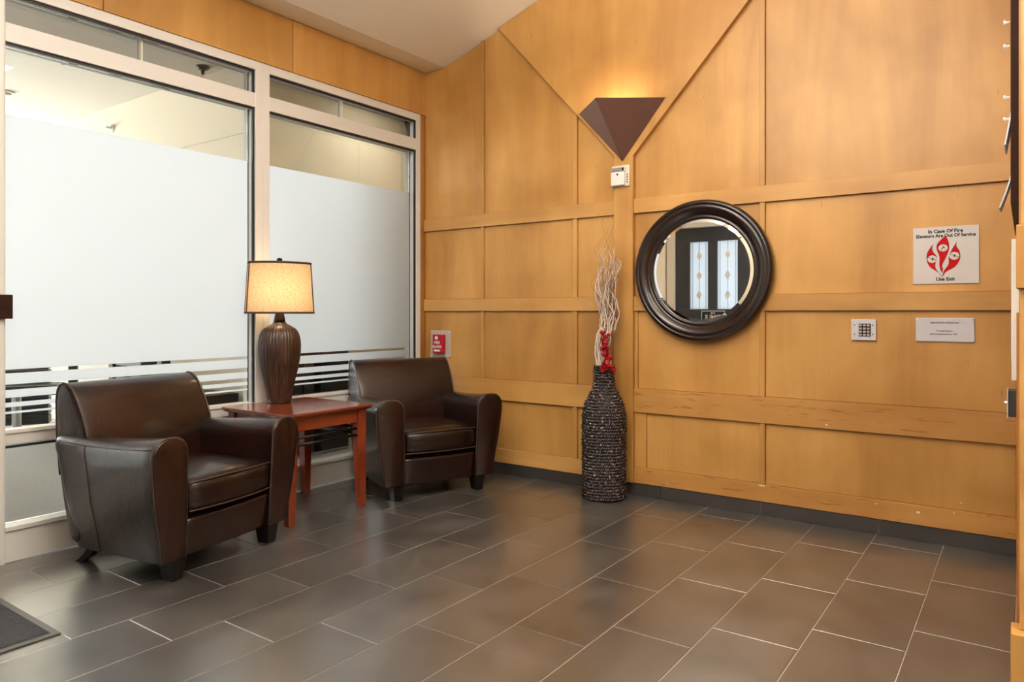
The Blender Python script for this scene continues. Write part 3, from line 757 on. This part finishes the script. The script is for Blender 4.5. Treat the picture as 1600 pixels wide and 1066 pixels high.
# ================================================================== FLOOR VASE with branches
VX, VY = 1.735, -.195
vs = empty('floor_vase', (VX, VY, 0)); tag(vs, 'tall bottle-shaped woven dark floor vase standing against the maple post', 'vase')
vprof = [(.128, .004), (.136, .02), (.137, .10), (.138, .30), (.139, .42), (.139, .50), (.136, .55), (.124, .60), (.106, .645), (.085, .685), (.070, .715), (.064, .745), (.063, .80), (.063, .846)]
vp_ = spl(vprof, 24)
def rad(z):
    for (r0, z0), (r1, z1) in zip(vp_[:-1], vp_[1:]):
        if z0 <= z <= z1: return r0+(r1-r0)*(z-z0)/max(1e-9, z1-z0)
    return vp_[-1][0] if z > .8 else vp_[0][0]
NR, NB = 44, 54
rows = []
for i in range(NR*4+1):
    z = .004+(.846-.004)*i/(NR*4); row = i//4; ph = .5*(row % 2)
    fr_ = (i % 4)/4
    vb = math.sin(math.pi*fr_)
    r = rad(z); ring = []
    for k in range(NB*4):
        a = 2*math.pi*k/(NB*4); u = (k/4+ph) % 1
        hb = math.sin(math.pi*u)
        jit = noise.noise(Vector((math.cos(a)*9, math.sin(a)*9, z*40)))
        d = -.006+.0135*(vb**.7)*(hb**.7)*(1+.7*jit)
        ring.append(((r+d)*math.cos(a), (r+d)*math.sin(a), z+.002*jit))
    rows.append(ring)
B().rings(rows, cap=True).obj('woven_body', 'weave', vs, smooth=True)
b = B(); b.tube([(.060*math.cos(a*.2618), .060*math.sin(a*.2618), .850) for a in range(24)], .010, 8, closed=True); b.obj('rim', 'weave', vs, smooth=True)
def branch(idx):
    rng = random.Random(100+idx)
    kind = ['branch_w', 'branch_w', 'branch_b', 'branch_w', 'branch_w', 'branch_t'][idx % 6]
    a = rng.uniform(0, 6.283); rb = .056*math.sqrt(rng.random())
    if kind == 'branch_b': a = rng.uniform(-1.0, 1.0)
    L = rng.uniform(.52, .86) if idx % 6 != 5 else rng.uniform(.92, 1.09)
    N = 52; pts = []
    ph1, ph2 = rng.uniform(0, 6.28), rng.uniform(0, 6.28); fr1 = rng.uniform(16, 30)
    spread = rng.uniform(.2, 1.0)
    CL = [(0, .004), (.08, .002), (.16, -.010), (.26, .006), (.34, .034), (.42, .046), (.50, .030), (.58, .010), (.66, .022), (.74, .044), (.84, .040), (1.1, .030)]
    for k in range(N):
        u = k/(N-1); h = u*L
        for (h0, c0), (h1, c1) in zip(CL[:-1], CL[1:]):
            if h0 <= h <= h1: q = (h-h0)/(h1-h0); q = q*q*(3-2*q); sw = c0+(c1-c0)*q
        fan = rb*(1.0-.25*math.sin(min(1, h/.5)*3.14))+.020*u*spread
        wob = .004+.014*min(1, h/.5)+(.012 if kind == 'branch_t' and h > .6 else 0)
        x = sw*.82+fan*math.cos(a)+wob*math.sin(fr1*h+ph1)
        y = sw*.40+fan*.75*math.sin(a)+wob*.6*math.cos(fr1*.9*h+ph2)
        pts.append((x, y, h))
    r0 = rng.uniform(.005, .0078) if kind != 'branch_t' else .0030
    o = B().tube(pts, [r0*(1-.75*k/(N-1)) for k in range(N)], 5).obj('curly_branch', kind, None, smooth=True)
    o.location = (VX-.010, VY, .77)
    lab = {'branch_w': 'whitewashed curly willow branch in the bundle rising from the woven vase', 'branch_b': 'reddish brown curly willow branch in the bundle rising from the woven vase', 'branch_t': 'thin tan curly willow branch, among the longest rising from the woven vase'}[kind]
    grp = {'branch_w': 'whitewashed willow branches in the vase', 'branch_b': 'brown willow branches in the vase', 'branch_t': 'long tan willow twigs in the vase'}[kind]
    tag(o, lab, 'branch', grp)
for i in range(72): branch(i)
# red silk flower sprig
fs = empty('flower_sprig', (VX+.052, VY-.058, .83)); tag(fs, 'red silk flower sprig tucked into the front of the woven vase', 'artificial flower')
B().tube([(.0, .025, -.06), (.0, .01, .03), (-.012, .0, .12), (-.022, 0, .21), (-.018, .0, .26)], .003, 6).obj('stem', 'branch_b', fs, smooth=True)
rng = random.Random(5)
for k in range(46):
    u = k/45; z = .0+.235*u
    cx, cy = -.018*min(1, u*1.4)+rng.uniform(-.02, .02)*(1.15-u*.6)+.012*(1-u), rng.uniform(-.012, .006)
    sz = rng.uniform(.022, .036)*(1.1-.45*u)
    me = bpy.data.meshes.new('petal'); bmq = bmesh.new()
    vs_ = [bmq.verts.new(p) for p in ((0, 0, 0), (sz*.6, -.3*sz, sz*.35), (sz*.55, -.5*sz, sz*1.0), (0, -.2*sz, sz*1.35), (-sz*.55, -.5*sz, sz*1.0), (-sz*.6, -.3*sz, sz*.35), (0, -.75*sz, sz*.7))]
    for a, b2 in ((0, 1), (1, 2), (2, 3), (3, 4), (4, 5), (5, 0)): bmq.faces.new((vs_[a], vs_[b2], vs_[6]))
    bmq.to_mesh(me); bmq.free()
    p = link('petal', me, fs, 'petal'); p.location = (cx, cy, z); p.rotation_euler = (rng.uniform(-1, 1), rng.uniform(-1.4, 1.4), rng.uniform(-1.5, 1.5))
    sd = p.modifiers.new('s', 'SOLIDIFY'); sd.thickness = .0012

# ================================================================== WALL THINGS
# round mirror
MX, MZ = 2.328, 1.458
mr = empty('round_mirror', (MX, -.0265, MZ)); mr.rotation_euler = (R(90), 0, 0)
tag(mr, 'round mirror in a wide dark moulded frame on the maple wall', 'mirror')
fp = [(.318, .004), (.322, .018), (.330, .026), (.338, .022), (.345, .018), (.352, .026), (.368, .040), (.385, .049), (.398, .050), (.404, .044), (.409, .048), (.420, .050), (.432, .042), (.438, .028), (.438, .0), (.40, .0)]
B().rings([[(r*math.cos(2*math.pi*k/128), r*math.sin(2*math.pi*k/128), z) for k in range(128)] for r, z in fp], cap=False, closed=True).obj('frame', 'mframe', mr, smooth=True)
b = B(); b.lathe([(.300, .0), (.300, .0115)], 96); b.obj('mirror_glass', 'mirror', mr)
b = B(); b.rings([[(r*math.cos(2*math.pi*k/96), r*math.sin(2*math.pi*k/96), z) for k in range(96)] for r, z in ((.3003, .0115), (.322, .0085), (.322, .004), (.3003, .004))], cap=False, closed=True); b.obj('bevelled_edge', 'mirror', mr)
# wall sconce: inverted three-cornered pyramid open at the top
sc = empty('wall_sconce', (1.776, -.0385, 2.203)); tag(sc, 'brown metal inverted pyramid wall sconce glowing upward on the V panel', 'wall lamp')
A_, B_, P_, Q_ = (-.314, -.0005, .365), (.313, -.0005, .368), (-.046, -.256, .367), (.014, -.0005, 0)
def tri(name, p, q, r_, m, lab=None):
    a = Vector(p), Vector(q), Vector(r_); n = (a[1]-a[0]).cross(a[2]-a[0]).normalized()*.004
    bq = B(); bq.rings([[tuple(v) for v in a], [tuple(v+n) for v in a]]); return bq.obj(name, m, sc, lab)
tri('side_plate', A_, Q_, P_, 'bronze'); tri('side_plate', P_, Q_, B_, 'bronze')
sl = bpy.data.lights.new('sconce_light', 'SPOT'); sl.energy = 12; sl.color = (1, .84, .6); sl.spot_size = R(150); sl.spot_blend = .6; sl.shadow_soft_size = .03
so = bpy.data.objects.new('sconce_light', sl); so.rotation_euler = (R(180), 0, 0); so.location = (-.02, -.10, .24); so.parent = sc; COL.objects.link(so)
B().lathe([(.014, .20), (.014, .235), (.02, .245), (.02, .262)], 14, c=(-.02, -.075, 0)).obj('lamp_holder', 'white2', sc)
# alarm annunciator under the sconce
an = empty('wall_alarm', (1.778, -.0385, 2.10)); tag(an, 'small cream alarm box with dark sounder hole on the post under the sconce', 'alarm')
B().box(-.062, .066, -.012, 0, -.068, .072).obj('back_plate', 'ivory', an, bevel=.003)
B().box(-.058, .040, -.034, -.0125, -.062, .028).obj('cover', 'white2', an, bevel=.004)
B().box(-.058, .040, -.028, -.0125, .030, .056).obj('strobe', 'steel', an, bevel=.002, label='grey lens with dark ends')
B().box(.020, .034, -.030, -.0285, .036, .052).obj('strobe_end', 'ink', an)
b = B(); b.rings([[(-.010+.006*math.cos(a*.5236), y_, .010+.007*math.sin(a*.5236)) for a in range(12)] for y_ in (-.0345, -.036)]); b.obj('sounder_hole', 'ink', an)
for k in range(4): B().box(.047, .056, -.0135, -.0121, -.045+k*.016, -.037+k*.016).obj('vent', 'ink', an)
# red pull station on clear plate
ps = empty('fire_alarm_station', (.180, -.0065, .952)); tag(ps, 'small red fire alarm station on a clear plate beside the corner armchair', 'fire alarm')
m_, nt_, bs = mat('clear_acrylic'); setp(bs, (.8, .74, .68), .15); bs.inputs['Alpha'].default_value = .45; M['acrylic'] = m_
B().box(-.108, .108, -.010, -.006, -.108, .108).obj('backing_plate', 'acrylic', ps, bevel=.002)
for sx in (-.095, .095):
    for sz in (-.095, .095): B().tube([(sx, 0, sz), (sx, -.014, sz)], .006, 8).obj('screw', 'steel', ps)
B().box(-.052, .052, -.050, -.0105, -.075, .075).obj('housing', 'alarm_red', ps, bevel=.006)
B().box(-.030, .030, -.060, -.0505, -.060, -.045).obj('pull_handle', 'white2', ps, bevel=.002)
text('FIRE', .032, (-.004, -.0508, .010), (R(90), 0, 0), 'white2', ps, bold=.0008); text('ALARM', .028, (-.004, -.0508, -.022), (R(90), 0, 0), 'white2', ps, bold=.0008)
b = B(); b.rings([[(-.010+.016*math.cos(a*.3927), y_, .048+.014*math.sin(a*.3927)) for a in range(16)] for y_ in (-.0505, -.052)]); b.obj('emblem', 'white2', ps)
# fire sign
sw, shh = .293, .295
sn = empty('fire_sign', (3.6215, -.0065, 1.4965)); tag(sn, 'square white elevator fire warning sign with red flames', 'sign')
B().box(-sw/2, sw/2, -.006, 0, -shh/2, shh/2).obj('sign_plate', 'signw', sn, bevel=.001, seg=1)
for sx in (-1, 1):
    for sz in (-1, 1): B().tube([(sx*.137, -.005, sz*.137), (sx*.137, -.0085, sz*.137)], .0025, 8).obj('screw', 'steel', sn)
text('In Case Of Fire', .0245, (0, -.0063, .124), (R(90), 0, 0), 'ink', sn, bold=.0010, sx=1.02)
text('Elevators Are Out Of Service', .0245, (0, -.0063, .101), (R(90), 0, 0), 'ink', sn, bold=.0010, sx=.90)
text('Use Exit', .0245, (0, -.0063, -.124), (R(90), 0, 0), 'ink', sn, bold=.0010)
def zoomp(px, py):   # sign-local coords from the drawing (1279x1066 sketch of the plate)
    return ((px-628)/1085*sw, (540-(py-0))/905*shh-.002)
def outline(pts, n=6):
    P = [Vector(p) for p in pts]; out = []
    L = len(P)
    for i in range(L-1):
        p0 = P[i-1] if i > 0 else P[i]; p1, p2 = P[i], P[i+1]; p3 = P[i+2] if i+2 < L else P[i+1]
        for k in range(n):
            t_ = k/n; out.append(.5*((2*p1)+(-p0+p2)*t_+(2*p0-5*p1+4*p2-p3)*t_**2+(-p0+3*p1-3*p2+p3)*t_**3))
    return out
flames = [
 # each: two smooth open runs that join at sharp tips
 ([(428, 345), (330, 480), (318, 600), (370, 710), (500, 800), (583, 885)], [(583, 885), (470, 740), (470, 640), (492, 560), (430, 480), (410, 420), (428, 345)]),
 ([(632, 222), (510, 330), (482, 420), (530, 560), (530, 700), (570, 815)], [(570, 815), (590, 760), (578, 690), (640, 570), (690, 440), (680, 320), (632, 222)]),
 ([(820, 325), (740, 440), (685, 560), (678, 680), (600, 790), (583, 885)], [(583, 885), (640, 800), (790, 720), (868, 600), (860, 480), (810, 400), (820, 325)])]
# shapes from triangulated outlines, so a bmesh fill is used
def flat(name, poly, y0, y1, m, parent, label=None):
    bmq = bmesh.new(); f = [bmq.verts.new((p[0], y0, p[1])) for p in poly]; ed = [bmq.edges.new((f[i], f[(i+1) % len(f)])) for i in range(len(f))]
    bmesh.ops.triangle_fill(bmq, use_beauty=True, edges=ed)
    ex = bmesh.ops.extrude_face_region(bmq, geom=bmq.faces[:]); bmesh.ops.translate(bmq, verts=[v for v in ex['geom'] if isinstance(v, bmesh.types.BMVert)], vec=(0, y1-y0, 0))
    bmesh.ops.recalc_face_normals(bmq, faces=bmq.faces)
    me = bpy.data.meshes.new(name); bmq.to_mesh(me); bmq.free(); return link(name, me, parent, m, label)
for a, c in flames:
    pts = [zoomp(*p) for p in outline(a)]+[zoomp(*p) for p in outline(c)]
    ctr = Vector((sum(p[0] for p in pts)/len(pts), sum(p[1] for p in pts)/len(pts)))
    flat('flame_edge', pts, -.0061, -.0066, 'ink', sn)
    inner = []
    N_ = len(pts)
    for i, p in enumerate(pts):
        pa, pb = Vector(pts[(i-2) % N_]), Vector(pts[(i+2) % N_]); d = pb-pa
        nrm = Vector((-d.y, d.x))
        if nrm.length > 1e-7: nrm.normalize()
        inner.append(tuple(Vector(p)+nrm*.0014))
    flat('flame', inner, -.0067, -.0073, 'red', sn)
for cx, cy, rr in ((412, 590, 80), (590, 418, 76), (775, 550, 82)):
    x, z = zoomp(cx, cy); r_ = rr/1085*sw
    flat('roundel', [(x+r_*math.cos(a*.2618), z+r_*.9*math.sin(a*.2618)) for a in range(24)], -.0074, -.0078, 'signw', sn)
    k = .003
    if cy != 418:
        flat('prohibition_bar', [(x-r_*.9, z+r_*.40), (x-r_*.85, z+r_*.52), (x+r_*.9, z-r_*.25), (x+r_*.92, z-r_*.40)], -.0079, -.0083, 'ink', sn)
        flat('figure', [(x-.004, z-.006), (x+.002, z-.006), (x+.006, z+.006), (x+.001, z+.009)], -.0079, -.0082, 'ink', sn)
    else:
        flat('figure', [(x-.002, z+.004), (x+.003, z+.011), (x+.007, z+.009), (x+.004, z+.004), (x+.010, z+.001), (x+.008, z-.002), (x+.001, z+.001), (x-.008, z-.011), (x-.010, z-.009)], -.0079, -.0083, 'ink', sn)
# firefighter instruction plate
pt = empty('instruction_plate', (3.618, -.0065, 1.1105)); tag(pt, 'small white instruction plate under the fire sign', 'sign')
B().box(-.131, .131, -.008, 0, -.062, .062).obj('sign_plate', 'platew', pt, bevel=.003)
for sx in (-1, 1):
    for sz in (-1, 1): B().tube([(sx*.123, -.007, sz*.054), (sx*.123, -.0115, sz*.054)], .0035, 8).obj('screw', 'chrome', pt)
text("FIREFIGHTER'S OPERATION", .0105, (0, -.0083, .036), (R(90), 0, 0), 'ink', pt, bold=.0003)
text('To recall elevators', .0095, (0, -.0083, -.006), (R(90), 0, 0), 'ink', pt, bold=.0003)
text('Insert fire key and turn to "ON"', .0095, (-.004, -.0083, -.022), (R(90), 0, 0), 'ink', pt, bold=.0003)
# keypad
kp = empty('keypad', (3.238, -.0065, 1.1055)); tag(kp, 'square steel entry keypad with twelve keys between mirror and plates', 'keypad')
B().box(-.062, .062, -.014, 0, -.058, .058).obj('face_plate', 'platew', kp, bevel=.003)
for sx, sz in ((-.046, .026), (.046, .026), (-.046, -.024), (.046, -.024)): B().tube([(sx, -.013, sz), (sx, -.0165, sz)], .0032, 8).obj('screw', 'ink', kp)
B().box(-.024, .036, -.0155, -.0143, -.036, .034).obj('key_well', 'ink', kp)
for r_ in range(4):
    for c in range(3): B().box(-.021+c*.019, -.008+c*.019, -.019, -.0157, .019-r_*.0173, .0300-r_*.0173).obj('key', 'steel', kp, bevel=.001, seg=1)
# ---- things on the right wall end, seen edge-on
bd = empty('notice_board', (3.9435, -.95, 2.2)); tag(bd, 'dark framed notice board seen edge-on at the right edge', 'notice board')
B().box(-.014, 0, -.55, .55, -.60, 1.0).obj('board', 'carpet', bd)
for bx in ((-.60, -.55, -.60, 1.0), (.55, .60, -.60, 1.0), (-.60, .60, 1.0, 1.05), (-.60, .60, -.65, -.60)): B().box(-.022, 0, bx[0], bx[1], bx[2], bx[3]).obj('frame_bar', 'brownframe', bd)
for i, z in enumerate((2.46, 2.36, 2.26, 2.06, 1.97)):
    pn = empty('push_pin', (3.9294, -.86+.015*(i % 2), z)); tag(pn, ('topmost', 'second highest', 'middle', 'second lowest', 'lowest')[i]+' white push pin sticking out of the notice board', 'push pin', 'push pins in the notice board')
    B().tube([(0, 0, 0), (-.022, 0, 0)], .0016, 6).obj('shaft', 'steel', pn); B().tube([(-.022, 0, 0), (-.034, 0, 0), (-.036, 0, 0), (-.042, 0, 0)], [.004, .005, .010, .010], 10).obj('cap', 'white2', pn, smooth=False)
pg = B(); pp = []
for k in range(13):
    u = k/12; pp.append((-.004-.004*math.sin(u*6)-.030*max(0, u-.7)/.3, 1-u))
rings = [[(x_, y_, z_*.72) for x_, z_ in pp]+[(x_-.005, y_, z_*.72) for x_, z_ in reversed(pp)] for y_ in (-.11, .11)]
o = pg.rings(rings).obj('pinned_notice', 'paper'); o.location = (3.9290, -.80, 1.86); tag(o, 'long white paper strip pinned down the notice board, edge-on', 'notice')
pg = B(); pp = [(-.002-.052*(k/10)**1.5, 1-k/10) for k in range(11)]
rings = [[(x_, y_, z_*.21) for x_, z_ in pp]+[(x_-.005, y_, z_*.21) for x_, z_ in reversed(pp)] for y_ in (-.08, .08)]
o = pg.rings(rings).obj('pinned_notice', 'paper'); o.location = (3.9275, -.62, 1.64); tag(o, 'small printed notice curling away from the lower notice board', 'notice')
lt = empty('call_panel', (3.944, -1.05, 1.22)); tag(lt, 'white panel seen edge-on below the notice board at right', 'panel')
B().box(-.026, -.0005, -.07, .07, -.27, .25).obj('cover', 'white2', lt, bevel=.002); B().box(-.0275, -.0262, -.05, .05, -.2, .2).obj('face', 'signw', lt)
kb = empty('key_switch_box', (3.937, -.42, .797)); tag(kb, 'small steel key switch box low on the right wall end', 'switch box')
B().box(-.040, -.0005, -.055, .055, -.058, .058).obj('body', 'dkgrey', kb, bevel=.002); B().box(-.045, -.0402, -.06, .06, -.063, .063).obj('face_plate', 'platew', kb)
B().tube([(-.045, 0, 0), (-.054, 0, 0)], .007, 10).obj('button', 'chrome', kb)
# ---- floor mat
fm = empty('door_mat', (.60, -3.74, 0)); tag(fm, 'charcoal entrance mat with rubber border at lower left', 'door mat')
B().box(-.43, .43, -.61, .61, .0005, .006).obj('rubber_edge', 'rubber', fm, bevel=.002)
b = B(); nx, ny = 70, 98
for i in range(nx+1):
    for j in range(ny+1):
        x = -.405+.81*i/nx; y = -.585+1.17*j/ny; b.v.append((x, y, (.0095+.004*random.random()) if 0 < i < nx and 0 < j < ny else .0062))
for i in range(nx):
    for j in range(ny): n_ = i*(ny+1)+j; b.f.append([n_, n_+ny+1, n_+ny+2, n_+1])
b.obj('pile', 'mat', fm)
# ---- unseen suspended fill lights, added to brighten the ceiling and lobby
for i, (x, y) in enumerate(FILL_LIGHTS):
    t = empty('fill_pendant', (x, y, ch(x)-.75)); tag(t, 'added suspended linear up and down fill light '+('over the middle of the lobby' if i == 0 else 'by the elevator corner'), 'added fill light')
    B().box(-.32, .32, -.62, .62, -.03, .03).obj('housing', 'white2', t, bevel=.004)
    for q in (-.5, .5): B().tube([(0, q, .03), (0, q, .745)], .004, 6).obj('cable', 'steel', t)
    for nm, zz, rx, pw in (('fill_down_glow', -.034, 0, FILL_DOWN), ('fill_up_glow', .034, R(180), FILL_UP)):
        l = bpy.data.lights.new(nm, 'AREA'); l.shape = 'RECTANGLE'; l.size = .56; l.size_y = 1.16; l.energy = pw; l.color = (1, .93, .84)
        lo = bpy.data.objects.new(nm, l); lo.location = (0, 0, zz); lo.rotation_euler = (rx, 0, 0); lo.parent = t; COL.objects.link(lo)
